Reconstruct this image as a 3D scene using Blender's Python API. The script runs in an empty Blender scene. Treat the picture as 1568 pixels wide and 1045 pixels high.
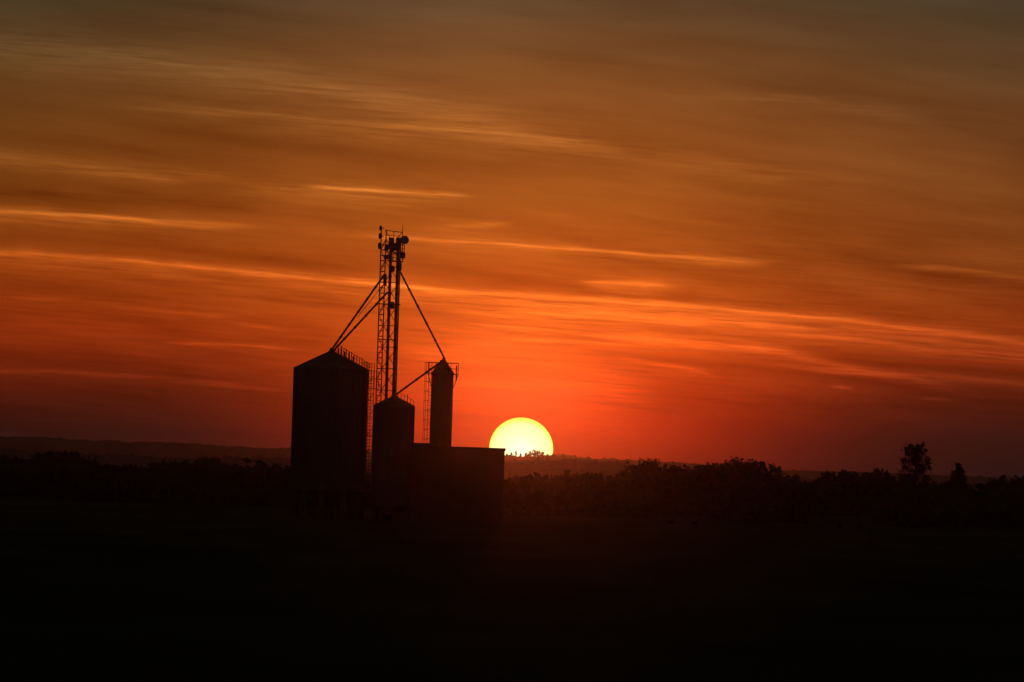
import bpy, math, random
import numpy as np
from mathutils import Vector, Matrix
random.seed(7); rng=np.random.default_rng(11)
scene=bpy.context.scene
scene.view_settings.view_transform='Standard'
scene.view_settings.look='None'
scene.view_settings.exposure=0

# ------------------------------------------------------------------ helpers: image pixel coordinates to world positions
F=10551.0; TH=math.radians(1.8); HOR=-195.0; CAMZ=7.7
def ae(px,py):
    dx=px-784.0; dy=522.5-py
    return dx*math.cos(TH)-dy*math.sin(TH), dx*math.sin(TH)+dy*math.cos(TH)
def W(px,py,D):
    X,Y=ae(px,py)
    return Vector((X/F*D, D, CAMZ+(Y-HOR)/F*D))
def lin(c):
    return [ (v/255/12.92 if v/255<=0.04045 else ((v/255+0.055)/1.055)**2.4) for v in c]

# ------------------------------------------------------------------ materials
def mat(name,c1,c2,scale=1.0,stretch=(1,1,1)):
    """matt procedural surface"""
    m=bpy.data.materials.new(name); m.use_nodes=True
    nt=m.node_tree; nt.nodes.clear()
    o=nt.nodes.new('ShaderNodeOutputMaterial'); b=nt.nodes.new('ShaderNodeBsdfDiffuse')
    tc=nt.nodes.new('ShaderNodeTexCoord'); mp=nt.nodes.new('ShaderNodeMapping')
    mp.inputs['Scale'].default_value=stretch
    n=nt.nodes.new('ShaderNodeTexNoise'); n.inputs['Scale'].default_value=scale; n.inputs['Detail'].default_value=2
    r=nt.nodes.new('ShaderNodeValToRGB')
    r.color_ramp.elements[0].color=(*c1,1); r.color_ramp.elements[1].color=(*c2,1)
    r.color_ramp.elements[0].position=0.35; r.color_ramp.elements[1].position=0.65
    nt.links.new(tc.outputs['Object'],mp.inputs[0]); nt.links.new(mp.outputs[0],n.inputs['Vector'])
    nt.links.new(n.outputs['Fac'],r.inputs[0]); nt.links.new(r.outputs[0],b.inputs['Color'])
    nt.links.new(b.outputs[0],o.inputs[0])
    return m
M_steel=mat('weathered_steel',(0.09,0.088,0.085),(0.13,0.128,0.12),0.6,(1,1,0.2))
M_dark=mat('painted_steel',(0.05,0.05,0.05),(0.08,0.07,0.06),2.0)
M_conc=mat('stained_concrete',(0.11,0.10,0.09),(0.17,0.16,0.14),0.8)
M_clad=mat('metal_cladding',(0.06,0.055,0.05),(0.08,0.07,0.065),0.5,(1,1,0.1))
M_roof=mat('roof_sheet',(0.05,0.045,0.04),(0.07,0.06,0.055),0.8)
M_rend=mat('rough_render',(0.10,0.095,0.085),(0.14,0.13,0.12),0.8)
M_glass=mat('window_glass',(0.02,0.02,0.02),(0.03,0.03,0.03),1)
M_leaf=mat('foliage',(0.03,0.04,0.015),(0.05,0.06,0.025),0.8)
M_bark=mat('bark',(0.04,0.03,0.025),(0.06,0.05,0.04),3)
M_ground=mat('field_grass',(0.03,0.034,0.014),(0.055,0.06,0.026),0.05,(1,0.25,1))
M_hill_haze=mat('wooded_hill_haze_tint',(0.09,0.10,0.11),(0.12,0.13,0.14),0.02)  # albedo raised and blued: distant haze is put into the hill colour
M_dish=mat('antenna_dish',(0.3,0.28,0.25),(0.4,0.36,0.3),2)

# ------------------------------------------------------------------ mesh builder
class MB:
    def __init__(s): s.v=[]; s.f=[]
    def add(s,vs,fs):
        o=len(s.v); s.v+= [tuple(v) for v in vs]; s.f+=[tuple(i+o for i in f) for f in fs]
    def tube(s,a,b,r,n=6,r2=None):
        a=Vector(a); b=Vector(b); r2=r if r2 is None else r2
        d=(b-a).normalized(); u=d.cross(Vector((0,0,1)))
        if u.length<1e-3: u=Vector((1,0,0))
        u.normalize(); w=d.cross(u)
        vs=[]
        for p,rr in((a,r),(b,r2)):
            for i in range(n):
                t=2*math.pi*i/n; vs.append(p+u*rr*math.cos(t)+w*rr*math.sin(t))
        fs=[(i,(i+1)%n,n+(i+1)%n,n+i) for i in range(n)]+[tuple(range(n))[::-1],tuple(range(n,2*n))]
        s.add(vs,fs)
    def box(s,x0,x1,y0,y1,z0,z1):
        vs=[(x,y,z) for z in(z0,z1) for y in(y0,y1) for x in(x0,x1)]
        s.add(vs,[(0,2,3,1),(4,5,7,6),(0,1,5,4),(2,6,7,3),(0,4,6,2),(1,3,7,5)])
    def lathe(s,c,prof,n=64):
        vs=[]; fs=[]
        for r,z in prof:
            for i in range(n):
                t=2*math.pi*i/n; vs.append((c[0]+r*math.cos(t),c[1]+r*math.sin(t),z))
        for k in range(len(prof)-1):
            for i in range(n):
                j=(i+1)%n; fs.append((k*n+i,k*n+j,(k+1)*n+j,(k+1)*n+i))
        fs.append(tuple(range(n))[::-1]); fs.append(tuple(range((len(prof)-1)*n,len(prof)*n)))
        s.add(vs,fs)
    def obj(s,name,m,parent=None,smooth=False):
        me=bpy.data.meshes.new(name); me.from_pydata(s.v,[],s.f); me.update()
        o=bpy.data.objects.new(name,me); scene.collection.objects.link(o)
        me.materials.append(m)
        if parent: o.parent=parent
        return o
def empty(name):
    e=bpy.data.objects.new(name,None); scene.collection.objects.link(e); return e

# ------------------------------------------------------------------ ground
g=MB(); g.add([(-38000,-500,0),(38000,-500,0),(38000,36000,0),(-38000,36000,0)],[(0,1,2,3)])
g.obj('ground',M_ground)

# ------------------------------------------------------------------ wooded ridges
def ridge(name,D,prof,depth,xr,step,bump,seed):
    r=np.random.default_rng(seed)
    pts=[ae(*p) for p in prof]
    xs=np.array([p[0]/F*D for p in pts]); zs=np.array([CAMZ+(p[1]-HOR)/F*D for p in pts])
    X=np.arange(-xr,xr,step); n=len(X)
    rows=14; T=np.linspace(0,1,rows)
    V=np.zeros((rows,n,3))
    base=np.interp(X,xs,zs)
    kx=np.arange(-xr-60,xr+60,step*14); lo=np.interp(X,kx,r.normal(0,1,len(kx)))
    for k,t in enumerate(T):
        h=math.sin(math.pi*t)**0.6
        canopy=np.abs(r.normal(0,1,n))*bump+lo*bump*0.8
        V[k,:,0]=X+r.normal(0,step*0.2,n); V[k,:,1]=D+(t-0.5)*depth+r.normal(0,3,n)
        V[k,:,2]=base*h+ (canopy-bump*1.2)*(0.3+h) if 0<k<rows-1 else -1
    idx=np.arange(rows*n).reshape(rows,n)
    fs=np.stack([idx[:-1,:-1],idx[:-1,1:],idx[1:,1:],idx[1:,:-1]],-1).reshape(-1,4)
    me=bpy.data.meshes.new(name); me.from_pydata(V.reshape(-1,3).tolist(),[],fs.tolist()); me.update()
    o=bpy.data.objects.new(name,me); scene.collection.objects.link(o); me.materials.append(M_hill_haze)
ridge('hills',6500,[(-900,645),(0,668),(100,672),(200,676),(330,682),(440,686),(640,692),(700,694),(800,697.5),(860,698),(930,701),(1000,706),(1070,711),(1160,716),(1250,721),(1400,727),(1568,732),(2400,758)],900,2600,2.2,0.7,3)
ridge('hills',3600,[(-900,655),(0,692),(200,700),(440,703),(640,706),(760,707),(820,704),(900,704),(950,708),(1010,715),(1100,720),(1250,731),(1400,735),(1568,741),(2400,768)],500,1500,1.6,0.7,5)

# ------------------------------------------------------------------ trees
def leaf_cloud(centers,radii,per,size,r):
    V=[]
    for c,rad in zip(centers,radii):
        m=per
        p=c+r.normal(0,0.55,(m,3))*rad
        a=r.normal(0,1,(m,3)); a/=np.linalg.norm(a,axis=1)[:,None]
        b=r.normal(0,1,(m,3)); b=np.cross(a,b); b/=np.linalg.norm(b,axis=1)[:,None]
        s=size*(0.4+r.random((m,1)))
        q=np.stack([p-a*s,p-b*s*0.6,p+a*s,p+b*s*0.6],1)
        V.append(q)
    return np.concatenate(V).reshape(-1,3)
def quads_obj(name,V,m,parent=None):
    V=V.copy(); V[:,2]=np.maximum(V[:,2],-0.5)
    n=len(V)//4
    me=bpy.data.meshes.new(name); me.vertices.add(4*n); me.vertices.foreach_set('co',V.astype(np.float32).ravel())
    me.loops.add(4*n); me.loops.foreach_set('vertex_index',np.arange(4*n,dtype=np.int32))
    me.polygons.add(n); me.polygons.foreach_set('loop_start',np.arange(0,4*n,4,dtype=np.int32))
    me.update(calc_edges=True); me.materials.append(m)
    o=bpy.data.objects.new(name,me); scene.collection.objects.link(o)
    if parent: o.parent=parent
    return o
def broadleaf(x,y,h,w,r,tr,leaf=0.4,dens=1.0,z0=0):
    tr.tube((x,y,z0),(x,y,z0+h*0.55),0.03*h,7,0.015*h)
    nc=int(26*dens); C=[];R=[]
    for i in range(nc):
        a=r.random()*6.283; t=r.random()
        zz=0.12+0.82*t; ww=math.sin(math.pi*min(1,max(0.02,(zz+0.1)/1.12)))**0.55
        rr=w*0.5*ww*math.sqrt(r.random())*0.85
        c=np.array([x+rr*math.cos(a),y+rr*math.sin(a),z0+h*(zz-0.03)])
        C.append(c);R.append(w*(0.10+0.1*r.random())*(1.25-0.6*t))
        if i%3==0: tr.tube((x,y,z0+h*(0.15+0.3*t)),tuple(c),0.01*h,4,0.003*h)
    for i in range(6):
        c=C[r.integers(nc)]; d=Vector((c[0]-x,c[1]-y,h*0.3)).normalized()
        tr.tube(tuple(c),tuple(Vector(c)+d*w*0.13),0.05,3,0.015)
    return leaf_cloud(C,R,int(55*dens),leaf,r)
prof=[(-500,672),(-200,684),(0,696),(40,700),(72,691),(95,686),(116,691),(140,705),(180,709),(220,713),(256,702),(270,694),(290,703),(318,697),(338,705),(380,713),(402,705),(440,713),(560,718),(700,722),(780,726),(870,728),(905,724),(950,731),(964,714),(976,702),(1002,700),(1022,709),(1060,718),(1078,708),(1110,703),(1150,701),(1180,707),(1200,721),(1240,735),(1270,722),(1300,716),(1330,722),(1355,714),(1372,722),(1400,726),(1440,735),(1490,740),(1530,731),(1568,729),(1800,745),(2100,752)]
PX=np.array([p[0] for p in prof],float); PY=np.array([p[1] for p in prof],float)
tr=MB(); LV=[]; HC=[];HR=[]
px=-420.0
while px<2000:
    for layer in range(2):
        D=1350+rng.random()*350 if layer==0 else 1150+rng.random()*120
        q=px+rng.normal(0,4)
        top=np.interp(q,PX,PY)+ (abs(rng.normal(0,2.0)) if layer==0 else 14+8*rng.random())
        p=W(q,top,D)
        if p.z<1.5: continue
        LV.append(broadleaf(p.x,D,p.z*1.0,p.z*(0.7+0.35*rng.random()),rng,tr,0.45,0.85 if layer==0 else 0.5))
        for k in range(6):
            HC.append(np.array([p.x+rng.normal(0,1.8),D-4-rng.random()*6,p.z*(0.05+0.11*k)])); HR.append(1.8)
    px+=12+rng.random()*7
LV.append(leaf_cloud(HC,HR,26,1.1,rng))
quads_obj('distant_treeline',np.concatenate(LV),M_leaf)
e=bpy.data.objects['distant_treeline']; o=tr.obj('trunks',M_bark,e)
tr=MB(); LV=[]
for q,t,w in [(776,694.5,5),(783,692,4),(790,689.5,3),(797,694,4),(806,693,6),(812,691,6),(818,688.5,8),(824,689,8),(831,692,7),(838,695,6),(848,695,8),(862,695,9),(880,697,8),(902,699,9),(925,700,8),(960,703,7),(741,694,7),(728,693,8),(712,693,8)]:
    D=5900; p=W(q,t,D); b=W(q,t+ (9 if w<6 else 10),D); h=p.z-b.z
    LV.append(broadleaf(p.x,D,h,w*D/F,rng,tr,0.32,0.9,b.z))
    tr.tube((p.x,D,0),(p.x,D,b.z),0.3,5)
quads_obj('ridge_trees',np.concatenate(LV),M_leaf); tr.obj('trunks',M_bark,bpy.data.objects['ridge_trees'])
def tall_tree(name,px,py,D,h_px_w,seed):
    r=np.random.default_rng(seed); e=empty(name); p=W(px,py,D); h=p.z; x=p.x; w=h_px_w*D/F
    t=MB(); t.tube((x,D,0),(x-0.1,D,h*0.6),0.28,8,0.16); t.tube((x-0.1,D,h*0.6),(x+0.2,D,h*0.97),0.16,6,0.04)
    C=[];R=[]
    for i in range(80):
        a=r.random()*6.283; z=0.12+0.84*r.random()
        ww=1.0 if z<0.78 else 1.0-(z-0.78)*2.0
        if z<0.45: ww=0.85+z*0.3
        rr=w*0.5*ww*math.sqrt(r.random())
        c=np.array([x+rr*math.cos(a),D+rr*math.sin(a),h*z]); C.append(c); R.append(w*(0.07+0.09*r.random()))
        t.tube((x,D,h*max(0.05,z-0.14)),tuple(c),0.07,5,0.02)
        d=Vector((math.cos(a),math.sin(a),1.0)).normalized(); t.tube(tuple(c),tuple(Vector(c)+d*w*0.13),0.04,4,0.012)
    for dx,dz in((-0.34,0.93),(-0.2,0.985),(0.1,0.97),(0.25,1.0),(0.36,0.93),(-0.4,0.8),(0.42,0.78)):
        c=np.array([x+dx*w,D,h*dz-0.3]); C.append(c); R.append(w*0.07); t.tube((x,D,h*0.7),tuple(c),0.06,5,0.02)
    t.obj('trunk',M_bark,e); quads_obj('crown',leaf_cloud(C,R,60,0.2,r),M_leaf,e)
tall_tree('deciduous_tree',1403,679,1300,42,4)
def conifer(px,py,D,wpx,seed):
    r=np.random.default_rng(seed); e=empty('conifer_tree'); p=W(px,py,D); h=p.z; x=p.x; w=wpx*D/F
    t=MB(); t.tube((x,D,0),(x,D,h),0.22,7,0.03); C=[];R=[]
    z=0.15
    while z<0.99:
        rad=w*0.5*(1-z)**0.75*1.5
        for k in range(10):
            a=r.random()*6.283; q=0.5+0.6*r.random()
            tip=(x+rad*q*math.cos(a),D+rad*q*math.sin(a),h*z-0.12*rad)
            t.tube((x,D,h*z+0.1),tip,0.05,4,0.015)
            for s in(0.3,0.65,1): C.append(np.array([x+(tip[0]-x)*s,D+(tip[1]-D)*s,h*z-0.12*rad*s])); R.append(0.25+0.45*(1-z))
        z+=0.05
    t.obj('trunk',M_bark,e); quads_obj('crown',leaf_cloud(C,R,18,0.2,r),M_leaf,e)
conifer(1468,708,1300,46,5)

# ------------------------------------------------------------------ grain silos
def ringed(c,r,z0,z1,zp,n=72):
    pr=[(r,z0)]; z=z0
    while z<z1-0.4:
        z2=min(z+1.12,z1-0.05)
        pr+=[(r,z2-0.06),(r+0.04,z2-0.05),(r+0.04,z2),(r,z2+0.01)]; z=z2
        if z>=z1-0.06: break
    pr+=[(r,z1),(r+0.12,z1+0.02),(r+0.12,z1+0.10),(0.45,zp-0.25),(0.45,zp),(0.2,zp+0.1)]
    m=MB(); m.lathe(c,pr,n); return m
def ribs(c,r,z0,z1,n):
    m=MB()
    for i in range(n):
        t=2*math.pi*i/n; p=(c[0]+(r+0.06)*math.cos(t),c[1]+(r+0.06)*math.sin(t))
        m.tube((p[0],p[1],z0),(p[0],p[1],z1),0.05,4)
    return m
def roofseams(c,r,z1,zp,n):
    m=MB()
    for i in range(n):
        t=2*math.pi*i/n
        m.tube((c[0]+r*math.cos(t),c[1]+r*math.sin(t),z1+0.13),(c[0]+0.45*math.cos(t),c[1]+0.45*math.sin(t),zp-0.2),0.05,4)
    return m
def ladder(m,p0,p1,w,rail=0.035,cage=False,cy=-1):
    p0=Vector(p0);p1=Vector(p1)
    ox=Vector((w/2,0,0)); m.tube(p0-ox,p1-ox,rail,5); m.tube(p0+ox,p1+ox,rail,5)
    n=int((p1-p0).length/0.45)
    for i in range(n+1):
        q=p0.lerp(p1,i/n); m.tube(q-ox,q+ox,0.025,4)
    if cage:
        n=int((p1-p0).length/1.3)
        for i in range(1,n+1):
            q=p0.lerp(p1,i/n); pr=None
            for k in range(9):
                a=math.pi*k/8; s=q+Vector((-math.sin(a)*0.75,math.cos(a)*w*0.7*cy,0))
                if pr: m.tube(pr,s,0.035,4)
                pr=s
        for k in(2,4,6):
            a=math.pi*k/8; s=Vector((-math.sin(a)*0.75,math.cos(a)*w*0.7*cy,0)); m.tube(p0+s,p1+s,0.025,4)

# big silo on a concrete ring with columns
D=950; e=empty('grain_silo')
pk=W(508,537,D); wl=W(449.5,567,D); wr=W(564.5,564,D); zb=W(500,741,D).z
cx=(wl.x+wr.x)/2; r=(wr.x-wl.x)/2-0.1; z1=(wl.z+wr.z)/2-0.05; c=(cx,D)
ringed(c,r,zb,z1,pk.z).obj('shell',M_steel,e)
ribs(c,r,zb,z1,36).obj('stiffeners',M_steel,e)
roofseams(c,r,z1,pk.z,28).obj('roof_seams',M_steel,e)
m=MB(); m.lathe(c,[(r+0.3,zb-0.9),(r+0.3,zb-0.01)],48)
for i in range(10):
    t=2*math.pi*(i+0.3)/10; x=cx+(r-0.3)*math.cos(t); y=D+(r-0.3)*math.sin(t); m.box(x-0.35,x+0.35,y-0.35,y+0.35,-0.05,zb-0.905)
m.lathe(c,[(0.4,1.6),(r-0.9,zb-0.92)],32)
m.obj('concrete_base',M_conc,e)
m=MB()
a=Vector((cx+0.6,D-0.4,pk.z-0.05)); b=Vector((cx+r-0.1,D-0.4,z1+0.1))
for k in range(2):
    off=Vector((0,-0.8*k,0)); pr=None
    for i in range(13):
        q=a.lerp(b,i/12)+off; tq=q+Vector((0,0,1.0 if i%2 else 1.15)); m.tube(q-Vector((0,0,0.1)),tq,0.045,4)
        if pr: m.tube(pr,q+Vector((0,0,1.0)),0.035,4); m.tube(pm,q+Vector((0,0,0.5)),0.025,4)
        pr=q+Vector((0,0,1.0)); pm=q+Vector((0,0,0.5))
for i in range(22):
    q=a.lerp(b,i/21); m.box(q.x-0.12,q.x+0.12,D-1.2,D-0.4,q.z-0.02,q.z+0.03)
for i,(dx,hh) in enumerate(((0.9,1.0),(1.3,1.5),(1.8,1.2),(2.4,1.45),(3.0,1.2))):
    zz=pk.z-(dx/r)*(pk.z-z1); m.tube((cx+dx,D+0.8,zz-0.2),(cx+dx,D+0.8,zz+hh*0.7),0.11,6)
m.obj('roof_stair',M_dark,e)
m=MB()
lx=W(566,640,D).x
ladder(m,(lx+0.1,D-0.2,1.0),(lx+0.1,D-0.2,z1+1.0),0.75,0.045)
ladder(m,(lx-0.2,D+0.6,1.0),(lx-0.2,D+0.6,z1+0.9),0.5,0.035)
for zz in np.arange(2,z1,2.4):
    m.tube((cx+r-0.1,D,zz),(lx+0.45,D,zz),0.04,4); m.tube((lx-0.3,D-0.2,zz),(lx+0.5,D-0.2,zz+1.2),0.03,4)
for zz in(W(568,580,D).z,W(568,595,D).z):
    x0=lx-0.3; x1=W(580,585,D).x
    m.box(x0,x1,D-0.6,D+0.7,zz-0.1,zz)
    for k in range(5):
        x=x0+(x1-x0)*k/4; m.tube((x,D-0.6,zz),(x,D-0.6,zz+1.0),0.035,4)
    m.tube((x0,D-0.6,zz+1.0),(x1,D-0.6,zz+1.0),0.035,4)
tz=W(562,556,D).z
for x in (W(556,556,D).x,W(561,556,D).x,W(566,556,D).x): m.tube((x,D-0.7,z1-0.1),(x,D-0.7,tz),0.04,4)
m.tube((W(555,556,D).x,D-0.7,tz),(W(567,556,D).x,D-0.7,tz),0.04,4)
m.obj('access_ladder',M_dark,e)

# middle hopper silo
D=946; e=empty('grain_silo')
pk=W(604,606,D); wl=W(571.5,623,D); wr=W(635.5,623,D); cx=(wl.x+wr.x)/2; r=(wr.x-wl.x)/2-0.1; z1=(wl.z+wr.z)/2; c=(cx,D); zb=2.0
ringed(c,r,zb,z1,pk.z,56).obj('shell',M_steel,e); ribs(c,r,zb,z1,24).obj('stiffeners',M_steel,e); roofseams(c,r,z1,pk.z,18).obj('roof_seams',M_steel,e)
m=MB()
for i in range(8):
    t=2*math.pi*(i+.2)/8; x=cx+(r-.2)*math.cos(t); y=D+(r-.2)*math.sin(t); m.tube((x,y,-0.1),(x,y,zb),0.14,6)
m.lathe(c,[(0.3,0.6),(r-.1,zb-0.01)],32); m.obj('hopper_legs',M_dark,e)
m=MB(); pr=None
for i in range(6):
    x=cx+0.5+(r-0.6)*i/5; zz=pk.z-(x-cx)/r*(pk.z-z1)
    m.tube((x,D-0.5,zz-0.05),(x,D-0.5,zz+0.8),0.035,4)
    if pr: m.tube(pr,(x,D-0.5,zz+0.8),0.03,4)
    pr=(x,D-0.5,zz+0.8)
m.tube((W(624,606,D).x,D-0.4,z1),(W(624,606,D).x,D-0.4,W(624,604,D).z),0.06,5)
m.obj('roof_rail',M_dark,e)

# tall narrow silo
D=952; e=empty('grain_silo')
pk=W(679,552,D); wl=W(660,572,D); wr=W(696,572,D); cx=(wl.x+wr.x)/2; r=(wr.x-wl.x)/2-0.12; z1=(wl.z+wr.z)/2-0.1; c=(cx,D)
ringed(c,r,0,z1,pk.z,40).obj('shell',M_steel,e); roofseams(c,r,z1,pk.z,12).obj('roof_seams',M_steel,e)
m=MB()
x0=W(656,560,D).x; x1=W(702,560,D).x; zr=W(679,556,D).z; zf=z1-0.02
for y in(D-1.4,D+1.4):
    for x in np.linspace(x0,x1,4 if y<D else 5): m.tube((x,y,zf),(x,y,zr),0.035,4)
    m.tube((x0,y,zr),(x1,y,zr),0.04,4); m.tube((x0,y,(zr+zf)/2),(x1,y,(zr+zf)/2),0.022,4)
for x in(x0,x1):
    m.tube((x,D-1.4,zr),(x,D+1.4,zr),0.04,4); m.tube((x,D-1.4,zf),(x,D+1.4,zf),0.05,4)
    s=1 if x==x1 else -1
    m.tube((x,D,zf),(cx+s*r,D,zf-1.9),0.05,5)
for y in(D-1.4,D+1.4): m.tube((x0,y,zf),(x1,y,zf),0.05,4)
m.tube((x1-0.25,D-0.2,zf-0.9),(x1-0.25,D-0.2,zr-0.3),0.09,5)
m.obj('top_gallery',M_dark,e)
m=MB(); lx=W(658.5,620,D).x
ladder(m,(lx-0.1,D-0.3,W(655,682,D).z-0.5),(lx-0.1,D-0.3,zr),0.4,0.035,True)
for zz in np.arange(9.5,z1,2.0): m.tube((lx-0.2,D-0.3,zz),(cx-r,D,zz),0.03,4)
m.obj('caged_ladder',M_dark,e)

# ------------------------------------------------------------------ grain elevator tower
D=958; e=empty('grain_elevator_tower')
def TP(px,py,dy=0): 
    p=W(px,py,D); return Vector((p.x,D+dy,p.z))
m=MB()
xl=TP(583,380).x; xr_=TP(613,380).x; xm=TP(590.5,380).x
ztop=TP(600,368).z
for x in(xl,xm):
    for y in(D-1.0,D+1.0): m.tube((x,y,0),(x,y,TP(586,352).z if x==xl else TP(590,352).z),0.065,5)
for y in(D-1.1,D+1.1): m.tube((xr_,y,0),(xr_,y,ztop),0.09,5)
z=0.0;k=0
while z<ztop-1.2:
    for y in(D-1.0,D+1.0):
        m.tube((xl,y,z),(xm,y,z),0.05,4); m.tube((xl,y,z+0.75),(xm,y,z+0.75),0.035,4)
        if k%2: m.tube((xl,y,z),(xm,y,z+1.5),0.035,4)
        else: m.tube((xm,y,z),(xl,y,z+1.5),0.035,4)
    for x in(xl,xr_):
        m.tube((x,D-1.0,z),(x,D+1.0,z+1.5),0.035,4)
    if k%2==0:
        m.tube((xm,D-1.1,z),(xr_,D-1.1,z),0.055,4)
        m.tube((xm,D-1.1,z),(xr_,D-1.1,z+3.0),0.05,4); m.tube((xr_,D+1.1,z),(xm,D+1.1,z+3.0),0.05,4)
    z+=1.5;k+=1
m.obj('lattice_mast',M_dark,e)
m=MB()
for pxx in(598.5,609.5):
    x=TP(pxx,380).x
    zt=TP(pxx,372).z
    m.box(x-0.2,x+0.2,D-0.5,D-0.15,0,zt); m.box(x-0.2,x+0.2,D+0.15,D+0.5,0,zt)
    zz=2.0
    while zz<zt: m.box(x-0.27,x+0.27,D-0.56,D+0.56,zz-0.06,zz+0.06); zz+=2.45
    vs=[]; 
    for yy in(-0.3,0.3):
        for i in range(13):
            a=math.pi*i/12; vs.append((x+yy*1.1,D-0.75*math.cos(a),zt+0.75*math.sin(a)))
    m.add(vs,[tuple(range(13)),tuple(range(25,12,-1))]+[(i,i+13,i+14,i+1) for i in range(12)]+[(0,12,25,13)])
    m.box(x-0.36,x+0.36,D-0.8,D+0.8,zt-0.9,zt-0.001)
m.obj('elevator_legs',M_steel,e)
m=MB()
for (pa,pb,pyy) in((592,619,386),(594,617,400),(585,613,466),(580,606,520)):
    x0=TP(pa,pyy).x; x1=TP(pb,pyy).x; zz=TP((pa+pb)/2,pyy).z
    m.box(x0,x1,D-1.3,D+1.3,zz-0.1,zz)
    if pyy<410:
        for x in np.linspace(x0,x1,4):
            for y in(D-1.3,D+1.3): m.tube((x,y,zz),(x,y,zz+1.0),0.035,4)
        for y in(D-1.3,D+1.3): m.tube((x0,y,zz+1.0),(x1,y,zz+1.0),0.035,4); m.tube((x0,y,zz+.5),(x1,y,zz+.5),0.025,4)
for (pxx,pyy,w,h) in((617,391,0.35,0.45),(592,394,0.35,0.3),(604,380,0.5,0.4),(600,412,0.4,0.45),(612,408,0.3,0.7),(603,378,0.6,0.5),(592,380,0.3,0.4),(600,468,0.4,0.5)):
    p=TP(pxx,pyy); m.lathe((p.x,D-0.7),[(w*0.7,p.z-h),(w,p.z-h*0.7),(w,p.z+h*0.5),(w*0.6,p.z+h)],10)
m.box(TP(587,430).x,TP(592,430).x,D-0.4,D+0.4,TP(590,438).z,TP(590,420).z)
m.tube(TP(590,353),TP(616,356),0.05,4); m.tube(TP(590,360),TP(616,363),0.035,4)
m.tube(TP(590,353),TP(597,364),0.04,4); m.tube(TP(616,356),TP(607,366),0.04,4)
m.tube(TP(603,354),TP(603,372),0.04,4)
m.obj('head_platforms',M_dark,e)
m=MB()
m.tube(TP(616,398),TP(616.5,352),0.085,6,0.05); m.tube(TP(616.5,352),TP(616.7,342),0.04,5,0.02)
for pyy in(372,384): m.tube(TP(612,pyy),TP(617,pyy),0.05,4)
m.obj('antenna_mast',M_dark,e)
def dish(px,py,r,fx,fy,name,mt):
    m=MB(); p=TP(px,py,-0.9); n=20; ax=Vector((fx,fy,0)).normalized(); u=Vector((0,0,1)); w=ax.cross(u)
    rings=[(0.25,-0.22),(0.75,-0.12),(1.0,0.0),(1.0,0.28),(0.8,0.36),(0.3,0.4)]
    vs=[p+ax*(k*r)+(u*math.cos(2*math.pi*i/n)+w*math.sin(2*math.pi*i/n))*(q*r) for q,k in rings for i in range(n)]
    fs=[(a*n+i,a*n+(i+1)%n,(a+1)*n+(i+1)%n,(a+1)*n+i) for a in range(len(rings)-1) for i in range(n)]+[tuple(range(n)),tuple(range(5*n,6*n))]
    m.add(vs,fs); m.tube(p-ax*0.2*r,p-ax*r*1.0+Vector((0,0.6,0)),0.06,5)
    m.obj(name,mt,e)
dish(583.5,350,0.36,-0.9,-0.45,'microwave_drum_1',M_dark)
dish(583,362,0.42,-0.8,-0.5,'microwave_drum_2',M_dark)
dish(582,377,0.48,-0.95,-0.4,'microwave_drum_3',M_dark)
dish(619.5,368,0.6,0.35,-1.0,'parabolic_dish',M_dish)
m=MB()
def sp(a,b,r=0.14):
    m.tube(a,b,r,8)
    L=(Vector(b)-Vector(a)); n=int(L.length/3)
    for i in range(1,n+1):
        q=Vector(a)+L*(i/(n+1)); m.tube(q-L.normalized()*0.08,q+L.normalized()*0.08,r+0.06,8)
T1=W(508,538,950)
sp(TP(589,420),T1+Vector((-0.05,0,0.15)),0.14); sp(TP(593,448),T1+Vector((0.25,0.3,0.1)),0.14)
T2=W(680,548,952); sp(TP(613,417),T2,0.13); m.tube(T2,W(679,554,952),0.2,8)
sp(TP(607,604),W(669,559,952),0.14); m.tube(W(669,559,952),W(679,553,952),0.14,8)
m.tube(W(508,533,950),W(508,541,950),0.28,8)
m.tube(TP(590,432),W(548,480,954)+Vector((0,0,-0.5)),0.05,4)
m.obj('gravity_spouts',M_dark,e)

# ------------------------------------------------------------------ low grain store building
e=empty('grain_store_building'); m=MB()
a=W(634,681.5,945); b=W(773,687.5,945); zt=(a.z+b.z)/2
m.box(a.x,b.x,943,962,0,zt-0.35); m.obj('walls',M_clad,e)
m=MB(); m.box(a.x-0.1,b.x+0.12,942.8,962.2,zt-0.345,zt); m.box(a.x,a.x+2.1,943.5,950,zt+0.002,zt+0.35); m.obj('flat_roof',M_roof,e)
m=MB()
for x in np.arange(a.x+0.25,b.x-0.2,0.5): m.box(x-0.05,x+0.05,942.93,942.999,0.02,zt-0.36)
m.obj('cladding_ribs',M_clad,e)
m=MB()
for x in(a.x+6.8,a.x+9.6): m.box(x,x+1.7,942.88,942.925,0.02,3.0)
m.obj('doors',M_clad,e)

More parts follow.
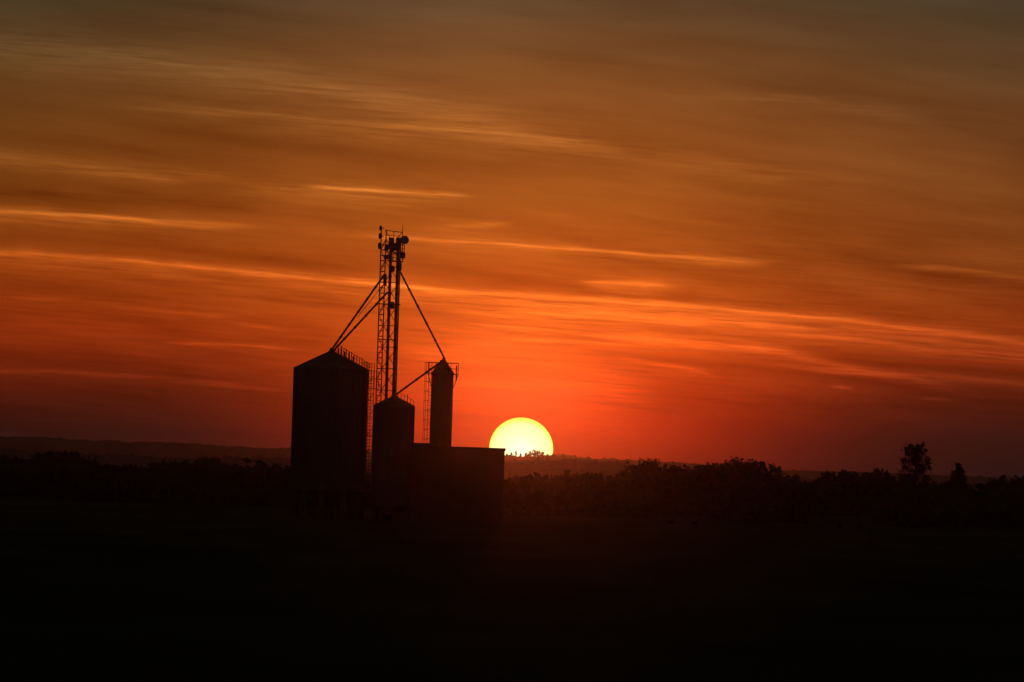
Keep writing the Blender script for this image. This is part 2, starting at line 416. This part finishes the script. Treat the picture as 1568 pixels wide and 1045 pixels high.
# ------------------------------------------------------------------ sheds and houses, faint in the dark
def gable(name,px,py,wpx,hw,hr,depth):
    X,Y=ae(px,py); D=CAMZ*F/(HOR-Y); x=X/F*D; w=wpx/F*D; e=empty(name)
    m=MB(); m.box(x-w/2,x+w/2,D,D+depth,0,hw)
    m.obj('walls',M_rend,e)
    m=MB(); o=0.3; y0=D-o; y1=D+depth+o; ym=(y0+y1)/2
    m.add([(x-w/2-o,y0,hw-0.05),(x+w/2+o,y0,hw-0.05),(x+w/2+o,y1,hw-0.05),(x-w/2-o,y1,hw-0.05),(x-w/2-o,ym,hw+hr),(x+w/2+o,ym,hw+hr)],[(0,1,5,4),(2,3,4,5),(0,4,3),(1,2,5),(3,2,1,0)])
    m.obj('roof',M_roof,e)
    m=MB(); n=max(2,int(w/2.2))
    for i in range(n):
        xx=x-w/2+w*(i+0.5)/n; m.box(xx-0.4,xx+0.4,D-0.03,D-0.004,0.9,min(hw-0.3,2.0))
    m.obj('windows',M_glass,e)
gable('farm_shed',1285,820,92,2.0,0.7,4)
gable('farm_shed',1045,813,70,1.6,0.6,4)
gable('farm_house',288,752,70,2.8,2.0,7)

# ------------------------------------------------------------------ sun disc
S=W(798,687,40000)
bpy.ops.mesh.primitive_uv_sphere_add(segments=96,ring_count=48,radius=49/F*40000,location=S)
so=bpy.context.object; so.name='sun'; so.scale=(1,1,0.965)
for p in so.data.polygons: p.use_smooth=True
m=bpy.data.materials.new('sun_surface'); m.use_nodes=True; nt=m.node_tree; nt.nodes.clear()
try: m.cycles.emission_sampling='NONE'
except Exception: pass
out=nt.nodes.new('ShaderNodeOutputMaterial'); em=nt.nodes.new('ShaderNodeEmission')
tc=nt.nodes.new('ShaderNodeTexCoord'); sx=nt.nodes.new('ShaderNodeSeparateXYZ')
nt.links.new(tc.outputs['Generated'],sx.inputs[0])
def mth(nt,op,a,b=None,c=None):
    n=nt.nodes.new('ShaderNodeMath'); n.operation=op
    for i,v in enumerate((a,b,c)):
        if v is None: continue
        if isinstance(v,(int,float)): n.inputs[i].default_value=v
        else: nt.links.new(v,n.inputs[i])
    return n.outputs[0]
dx=mth(nt,'SUBTRACT',sx.outputs[0],0.5); dz=mth(nt,'SUBTRACT',sx.outputs[2],0.45)
rr=mth(nt,'SQRT',mth(nt,'ADD',mth(nt,'MULTIPLY',dx,dx),mth(nt,'MULTIPLY',dz,dz)))
cr=nt.nodes.new('ShaderNodeValToRGB'); cr.color_ramp.interpolation='EASE'
cr.color_ramp.elements[0].position=0.0; cr.color_ramp.elements[0].color=(1,1,0.66,1)
cr.color_ramp.elements[1].position=0.53; cr.color_ramp.elements[1].color=(1,0.75,0.08,1)
x=cr.color_ramp.elements.new(0.42); x.color=(1,1,0.38,1)
nt.links.new(rr,cr.inputs[0]); nt.links.new(cr.outputs[0],em.inputs[0]); em.inputs[1].default_value=1.5
nt.links.new(em.outputs[0],out.inputs[0]); so.data.materials.append(m)

# low red sunlight
L=bpy.data.lights.new('sunlight','SUN'); L.energy=0.0052; L.angle=math.radians(0.25); L.color=(1.0,0.13,0.025)
lo=bpy.data.objects.new('sunlight',L); scene.collection.objects.link(lo)
saz=math.atan2(S.x,S.y); sel=math.radians(0.17+0.42)
d=Vector((math.sin(saz)*math.cos(sel),math.cos(saz)*math.cos(sel),math.sin(sel)))
lo.rotation_euler=d.to_track_quat('Z','Y').to_euler(); lo.location=(0,900,200)

# ------------------------------------------------------------------ evening haze: real scattering layer lying over the fields
hz=MB(); hz.box(-3500,3500,-60,8200,-2,110)
m=bpy.data.materials.new('haze'); m.use_nodes=True; nt=m.node_tree; nt.nodes.clear()
out=nt.nodes.new('ShaderNodeOutputMaterial'); vs=nt.nodes.new('ShaderNodeVolumeScatter')
vs.inputs['Color'].default_value=(1,0.95,0.95,1); vs.inputs['Density'].default_value=0.024/1000; vs.inputs['Anisotropy'].default_value=0.984
nt.links.new(vs.outputs[0],out.inputs['Volume'])
hz.obj('evening_haze',m)

# ------------------------------------------------------------------ world sky
w=bpy.data.worlds.new('World'); scene.world=w; w.use_nodes=True; nt=w.node_tree; nt.nodes.clear()
N=nt.nodes; Lk=nt.links
def mm(op,a,b=None,c=None): return mth(nt,op,a,b,c)
out=N.new('ShaderNodeOutputWorld'); bg=N.new('ShaderNodeBackground'); Lk.new(bg.outputs[0],out.inputs[0])
tc=N.new('ShaderNodeTexCoord'); sx=N.new('ShaderNodeSeparateXYZ'); Lk.new(tc.outputs['Generated'],sx.inputs[0])
az=mm('ARCTAN2',sx.outputs[0],sx.outputs[1]); el=mm('ARCSINE',sx.outputs[2])
AX=mm('MULTIPLY',az,F); EY=mm('MULTIPLY_ADD',el,F,HOR)
U=mm('ADD',mm('MULTIPLY',AX,math.cos(TH)),mm('MULTIPLY',EY,math.sin(TH)))
V=mm('ADD',mm('MULTIPLY',AX,-math.sin(TH)),mm('MULTIPLY',EY,math.cos(TH)))
PXn=mm('ADD',U,784.0); PYn=mm('SUBTRACT',522.5,V)
yn=mm('DIVIDE',PYn,760.0)
def ramp(stops):
    r=N.new('ShaderNodeValToRGB'); Lk.new(yn,r.inputs[0])
    el_=r.color_ramp.elements
    while len(el_)<len(stops): el_.new(0.5)
    for e_,(y,c) in zip(el_,stops): e_.position=max(0,min(1,y/760)); 
    for i,(y,c) in enumerate(stops):
        el_[i].position=max(0,min(1,y/760)); el_[i].color=(*lin(c),1)
    return r.outputs[0]
Lr=ramp([(0,(64,52,31)),(100,(88,57,26)),(200,(104,58,19)),(300,(118,58,14)),(400,(134,52,10)),(500,(136,42,8)),(560,(108,30,8)),(610,(70,20,10)),(660,(38,17,16)),(720,(24,17,18))])
Cr=ramp([(0,(97,68,42)),(100,(122,72,33)),(200,(140,74,26)),(300,(156,77,22)),(400,(180,80,20)),[470,(212,88,22)],(530,(228,82,19)),(600,(228,62,14)),(650,(206,40,8)),(715,(140,21,8))])
Rr=ramp([(0,(62,52,36)),(100,(82,57,33)),(200,(98,58,28)),(300,(110,59,23)),(400,(122,58,18)),(500,(142,52,14)),(560,(118,37,10)),(620,(72,22,11)),(670,(44,18,16)),(730,(26,16,17))])
def mapr(v,a,b,c=0.0,d_=1.0,kind='SMOOTHSTEP'):
    n=N.new('ShaderNodeMapRange'); n.interpolation_type=kind
    Lk.new(v,n.inputs[0]); n.inputs[1].default_value=a; n.inputs[2].default_value=b; n.inputs[3].default_value=c; n.inputs[4].default_value=d_
    return n.outputs[0]
def mix(f,a,b,bt='MIX'):
    n=N.new('ShaderNodeMix'); n.data_type='RGBA'; n.blend_type=bt
    if isinstance(f,(int,float)): n.inputs[0].default_value=f
    else: Lk.new(f,n.inputs[0])
    for i,v in((6,a),(7,b)):
        if isinstance(v,tuple): n.inputs[i].default_value=v
        else: Lk.new(v,n.inputs[i])
    return n.outputs[2]
side=mix(mapr(PXn,300,1300),Lr,Rr)
sig=mapr(PYn,250,680,560,300)
dc=mm('DIVIDE',mm('SUBTRACT',PXn,mapr(PYn,300,650,800,840)),sig)
wc=mm('EXPONENT',mm('MULTIPLY',mm('MULTIPLY',dc,dc),-1.0))
base=mix(wc,side,Cr)
def noise(kx,ky,sh,det=3,rough=0.55,off=0.0):
    cx_=N.new('ShaderNodeCombineXYZ'); Lk.new(mm('MULTIPLY_ADD',PXn,kx,off),cx_.inputs[0])
    Lk.new(mm('MULTIPLY',mm('MULTIPLY_ADD',PXn,-sh,PYn),ky),cx_.inputs[1])
    n=N.new('ShaderNodeTexNoise'); n.noise_dimensions='2D'; n.inputs['Scale'].default_value=1; n.inputs['Detail'].default_value=det; n.inputs['Roughness'].default_value=rough
    Lk.new(cx_.outputs[0],n.inputs['Vector']); return n.outputs['Fac']
nW=noise(1/260,1/60,0.1,3,0.5,2.0)
PYw=mm('ADD',PYn,mm('MULTIPLY_ADD',nW,18.0,-9.0))
nA=noise(1/420,1/44,0.13,4,0.6,5.3)
nB=noise(1/130,1/6,0.075,4,0.62,9.7)
nC=noise(1/600,1/110,0.12,2,0.5,13.1)
tex=mapr(nB,0.3,0.7,0.4,1.45,'LINEAR')
def vm(op,a,b=None,c=None):
    n=N.new('ShaderNodeVectorMath'); n.operation=op
    for i,v in enumerate((a,b,c)):
        if v is None: continue
        if isinstance(v,(tuple,list)): n.inputs[i].default_value=v
        else: Lk.new(v,n.inputs[i])
    return n.outputs['Value'] if op=='DOT_PRODUCT' else n.outputs[0]
def vmap(v,fm,to):
    n=N.new('ShaderNodeMapRange'); n.data_type='FLOAT_VECTOR'; n.interpolation_type='SMOOTHSTEP'
    ins=[i for i in n.inputs if i.type=='VECTOR']
    Lk.new(v,ins[0]); ins[1].default_value=fm; ins[2].default_value=to; ins[3].default_value=(0,0,0); ins[4].default_value=(1,1,1)
    return [o for o in n.outputs if o.type=='VECTOR'][0]
def bc(v):
    n=N.new('ShaderNodeCombineXYZ'); [Lk.new(v,n.inputs[i]) for i in range(3)]; return n.outputs[0]
PX3=bc(PXn); PY3=bc(PYw)
ST=[ # x0,y0,x1,y1,x2,y2, thick, intensity, xa,xb,fade
 ((0,385,320,411,640,446),4.5,1.1,-300,760,120),
 ((0,394,320,423,640,460),14,0.32,-300,760,120),
 ((640,446,1050,468,1568,525),4.5,0.9,600,1800,140),
 ((640,458,1050,484,1568,540),14,0.5,640,1800,160),
 ((0,325,200,336,420,354),5,1.4,-300,430,190),
 ((0,333,200,344,420,356),10,0.35,-300,300,120),
 ((530,358,760,373,1100,398),3.5,0.7,520,1180,90),
 ((640,366,800,378,1100,402),14,0.22,600,1200,150),
 ((470,287,600,293,725,302),3.5,1.3,450,735,60),
 ((300,284,500,300,740,312),14,0.45,300,730,160),
 ((880,431,960,434,1055,447),5,0.7,865,1065,60),
 ((880,440,960,446,1055,452),12,0.35,880,1040,60),
 ((0,75,400,122,850,213),26,0.48,-300,950,250),
 ((150,160,500,184,850,217),6,0.42,150,1000,160),
 ((300,195,700,212,1200,265),16,0.28,300,1400,250),
 ((-50,235,150,262,380,268),14,0.45,-300,400,150),
 ((120,270,200,274,300,282),5,0.28,110,300,60),
 ((700,500,900,508,1300,560),6,0.6,660,1500,140),
 ((720,528,950,524,1250,552),5,0.5,700,1300,140),
 ((1150,500,1350,530,1568,550),8,0.5,1100,1800,140),
 ((1200,560,1400,575,1568,590),5,0.75,1150,1800,160),
 ((935,545,1010,556,1090,573),3.5,0.5,925,1110,50),
 ((240,529,350,530,460,536),3,0.75,235,470,70),
 ((0,568,250,579,450,598),3.5,0.5,-200,470,120),
 ((0,460,200,470,400,500),5,0.22,-200,500,120),
 ((1275,591,1290,592,1305,593),2.5,0.9,1265,1312,20),
 ((1410,609,1430,609,1460,611),2.5,0.6,1400,1468,25),
 ((1360,412,1460,416,1568,425),4,0.35,1340,1700,90),
 ((1050,400,1120,405,1200,402),6,0.3,1030,1215,60),
 ((650,345,720,346,790,342),4,0.35,640,800,50),
 ((1050,150,1200,155,1400,185),12,0.22,1000,1500,150),
 ((600,545,780,551,960,585),18,0.38,560,1040,140),
 ((640,590,800,590,960,605),10,0.35,620,1030,100),
 ((500,620,700,612,960,632),8,0.15,420,1000,120),
 ((680,478,850,482,1150,500),10,0.5,640,1250,140),
 ((850,452,1000,457,1100,470),7,-0.28,840,1120,80),
 ((-50,297,200,305,420,330),12,-0.22,-300,450,120),
 ((0,362,300,385,560,415),10,-0.22,-300,600,120),
 ((700,425,900,440,1200,475),8,-0.18,650,1300,140),
 ((900,538,1150,563,1400,583),8,-0.32,860,1450,140),
 ((640,632,720,638,860,640),6,-0.22,600,900,90),
 ((1200,545,1350,558,1568,575),6,-0.3,1150,1800,120),
]
acc=None
for k in range(0,len(ST),3):
    grp=ST[k:k+3]
    A=[];B=[];C_=[];T_=[];I_=[];xa=[];xaf=[];xb=[];xbf=[]
    for p,th,I,x0,x1,fd in grp:
        a,b,c=np.polyfit([p[0],p[2],p[4]],[p[1],p[3],p[5]],2)
        A.append(float(a));B.append(float(b));C_.append(float(-c));T_.append(1/(th*1.25));I_.append(I)
        xa.append(float(x0));xaf.append(float(x0+fd));xb.append(float(x1));xbf.append(float(x1-fd))
    t=vm('MULTIPLY_ADD',PX3,A,B)
    t=vm('MULTIPLY',PX3,t)
    d_=vm('SUBTRACT',vm('ADD',PY3,C_),t)
    d_=vm('MULTIPLY',d_,T_)
    q=vm('MULTIPLY_ADD',d_,d_,(1,1,1))
    q=vm('MULTIPLY',q,q)
    f=vm('MULTIPLY',vmap(PX3,xa,xaf),vmap(PX3,xb,xbf))
    g_=vm('DOT_PRODUCT',vm('DIVIDE',f,q),I_)
    acc=g_ if acc is None else mm('ADD',acc,g_)
acc=mm('MULTIPLY',acc,tex)
gen=mm('MULTIPLY',mm('SUBTRACT',nA,0.5),mapr(PYn,0,450,0.35,0.75))
gen=mm('MULTIPLY_ADD',mm('SUBTRACT',nC,0.5),0.6,gen)
gen=mm('ADD',gen,mm('MULTIPLY',mm('SUBTRACT',nB,0.5),mapr(PYn,250,500,0.05,0.5)))
acc=mm('ADD',acc,gen)
acc=mm('MULTIPLY',acc,mapr(PYn,600,700,1.0,0.25))
acc=mm('MULTIPLY',acc,mapr(PYn,-400,0,0.0,1.0))
cg=N.new('ShaderNodeCombineXYZ')
for i,k in enumerate((1.0,1.35,1.8)):
    Lk.new(mm('MAXIMUM',mm('MULTIPLY_ADD',acc,k,1.0),0.3),cg.inputs[i])
sky=mix(1.0,base,cg.outputs[0],'MULTIPLY')
nk=N.new('ShaderNodeTexSky'); nk.sky_type='NISHITA'; nk.sun_disc=False
nk.sun_elevation=sel; nk.sun_rotation=saz; nk.dust_density=3.0
nks=mix(1.0,nk.outputs[0],(0.007,0.007,0.007,1),'MULTIPLY')
nks=mix(1.0,nks,(0.013,0.0135,0.013,1),'ADD')
sky=mix(mapr(el,math.radians(5),math.radians(16)),sky,nks)
sky=mix(mapr(mm('ABSOLUTE',az),math.radians(8),math.radians(45)),sky,(0.014,0.014,0.0135,1))
Lk.new(sky,bg.inputs[0]); bg.inputs[1].default_value=1.0

# ------------------------------------------------------------------ camera
cam=bpy.data.cameras.new('camera'); co=bpy.data.objects.new('camera',cam); scene.collection.objects.link(co)
cam.sensor_width=36; cam.lens=36*F/1568; cam.clip_start=1; cam.clip_end=120000
p=math.atan(-HOR/F)
fw=Vector((0,math.cos(p),math.sin(p))); r0=Vector((1,0,0)); u0=r0.cross(fw)
rt=r0*math.cos(TH)+u0*math.sin(TH); up=-r0*math.sin(TH)+u0*math.cos(TH)
R=Matrix((rt,up,-fw)).transposed()
co.matrix_world=Matrix.Translation((0,0,CAMZ))@R.to_4x4()
scene.camera=co
